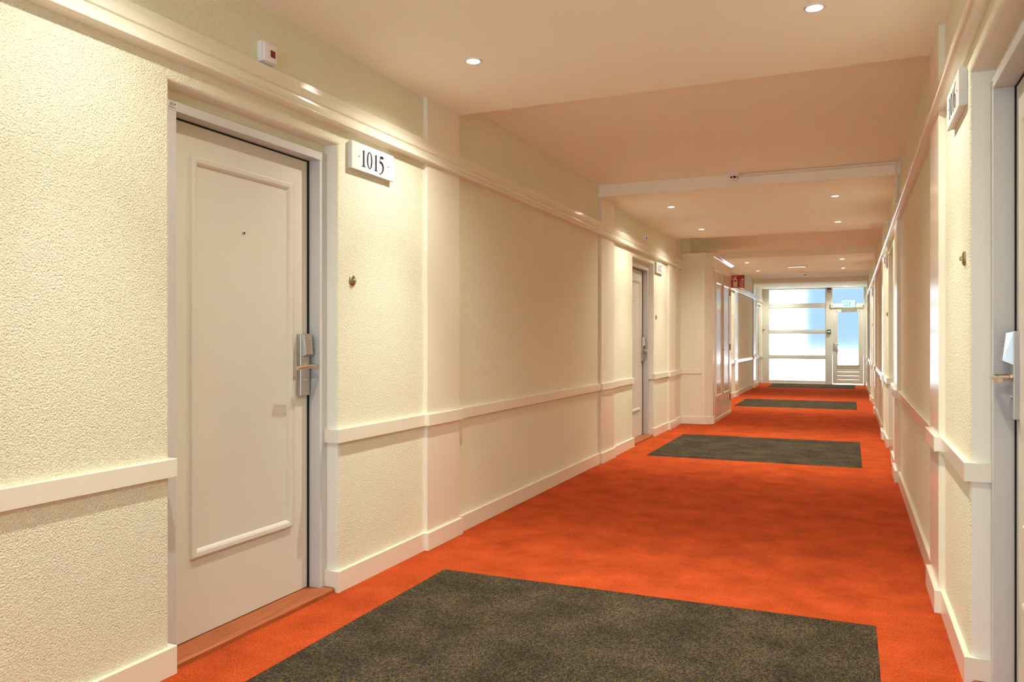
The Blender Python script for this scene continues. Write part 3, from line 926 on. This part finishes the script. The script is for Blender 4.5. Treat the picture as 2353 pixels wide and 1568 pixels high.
# ------------------------------------------------------------------ ceiling fittings
def downlight(x, y, z, label, group, power=LAMP_POWER):
    t = empty('downlight', (x, y, z)); tag(t, label, 'downlight', group)
    MB().lathe([(0.030, 0.004), (0.030, -0.002), (0.034, -0.005), (0.042, -0.004), (0.045, 0.0), (0.045, 0.006), (0.030, 0.008)][::-1], (x, y, z), (0, 0, 1), 28).build('ring', 'chrome', t, smooth=True)
    MB().lathe([(0.0001, -0.0015), (0.028, -0.0015), (0.0305, 0.002), (0.0001, 0.003)], (x, y, z), (0, 0, 1), 24).build('bulb', 'bulb', t)
    # halogen reflector lamp: a narrow beam inside a weak wide spill
    for nm, pw, ang in (('downlight_beam', power, BEAM_ANGLE), ('downlight_spill', power * SPILL, SPILL_ANGLE)):
        d = bpy.data.lights.new(nm, 'SPOT')
        d.energy = pw; d.color = LAMP_COLOR
        d.spot_size = radians(ang); d.spot_blend = 1.0; d.shadow_soft_size = 0.013
        lo = bpy.data.objects.new(nm, d)
        col.objects.link(lo); lo.location = (0, 0, -0.035); lo.parent = t
for ys, bay in (((1.66, 3.435), 'above rooms 1015 and 1016'), ((8.02, 9.79), 'in front of room 1017'), ((14.35, 16.16), 'beyond the tall cabinet'), ((21.63,), 'by the glazed end wall')):
    for y in ys:
        for x in (-1.69, -0.137):
            row = '' if len(ys) == 1 else (', row away from end wall' if y == ys[0] else ', row towards end wall')
            downlight(x, y, ZL, 'recessed downlight %s%s, %s' % (bay, row, 'cabinet side' if x < -1 else 'opposite the cabinet'), 'recessed downlights ' + bay, LAMP_POWER * (0.72 if y < 2 else 1.0))

def smoke_detector(x, y, label):
    t = empty('smoke_detector', (x, y, ZH)); tag(t, label, 'smoke detector', 'smoke detectors under the raised ceiling')
    MB().lathe([(0.0001, 0.002), (0.052, 0.002), (0.052, -0.020), (0.049, -0.024), (0.0001, -0.024)], (x, y, ZH), (0, 0, 1), 28).build('base', 'white', t, smooth=True)
    hd = MB().lathe([(0.0001, -0.020), (0.046, -0.024), (0.047, -0.040), (0.034, -0.046), (0.0001, -0.046)], (x, y, ZH), (0, 0, 1), 28).build('head', 'white', t, smooth=True)
    MB().lathe([(0.0001, -0.045), (0.028, -0.045), (0.028, -0.066), (0.0001, -0.066)], (x, y, ZH), (0, 0, 1), 20).build('vent_core', 'black', hd)
    for k in range(6):
        a = k * pi / 3 + 0.3
        mb = MB(); mb.tube([(x + 0.031 * cos(a), y + 0.031 * sin(a), ZH - 0.044), (x + 0.031 * cos(a), y + 0.031 * sin(a), ZH - 0.068)], 0.0045, 6); mb.build('cage_rib', 'white', hd)
    MB().lathe([(0.0001, -0.064), (0.034, -0.064), (0.033, -0.070), (0.020, -0.075), (0.0001, -0.076)], (x, y, ZH), (0, 0, 1), 24).build('cap', 'white', hd, smooth=True)
smoke_detector(-0.939, 7.06, 'white smoke detector in front of the first ceiling beam')
smoke_detector(-0.915, 18.3, 'white smoke detector nearer the glazed end wall')

t = empty('emergency_light', (-0.912, 15.28, ZL)); tag(t, 'slim white emergency light bar on the ceiling beyond the cabinet', 'emergency light')
MB().box(-1.10, -0.724, 15.255, 15.315, ZL - 0.030, ZL + 0.002, 0.006, 2).build('housing', 'white', t)
MB().box(-1.055, -0.77, 15.262, 15.308, ZL - 0.034, ZL - 0.028, 0.002).build('diffuser', 'soft_lamp', t)
for xa in (-1.103, -0.765):
    MB().box(xa, xa + 0.042, 15.248, 15.322, ZL - 0.040, ZL + 0.002, 0.006, 2).build('end_cap', 'white', t)

t = empty('ceiling_dish', (-0.915, 16.86, ZL)); tag(t, 'shallow round white ceiling dish beyond the emergency light bar', 'ceiling dish')
MB().lathe([(0.085, 0.002), (0.105, 0.002), (0.110, -0.010), (0.107, -0.034), (0.100, -0.034), (0.090, -0.004)], (-0.915, 16.86, ZL), (0, 0, 1), 32).build('rim', 'white', t, smooth=True)
MB().lathe([(0.0001, 0.002), (0.092, 0.002), (0.092, -0.005), (0.0001, -0.006)], (-0.915, 16.86, ZL), (0, 0, 1), 32).build('plate', 'ceiling', t, smooth=True)

# ------------------------------------------------------------------ outdoors, seen blurred through the frosted panes
o = MB().box(-30, 30, Y_END + 0.12, 70, -0.30, -0.12).build('ground', 'paving')
tag(o, 'pale sunlit paving outside the glazed end wall', 'ground', kind='structure')
t = empty('building', (-6.0, 36, -0.12)); tag(t, 'white rendered building outside behind the frosted panes', 'building')
MB().box(-10.5, -1.96, 33.0, 36.0, -0.12, 7.2).build('wall_block', 'render_white', t)
MB().box(-10.7, -1.90, 32.9, 36.1, 7.2, 7.45).build('parapet', 'render_white', t)
for xa in (-9.4, -7.0, -4.6):
    for za in (0.9, 3.9):
        MB().box(xa, xa + 1.2, 32.96, 33.02, za, za + 1.5).build('window_pane', 'glazing', t)
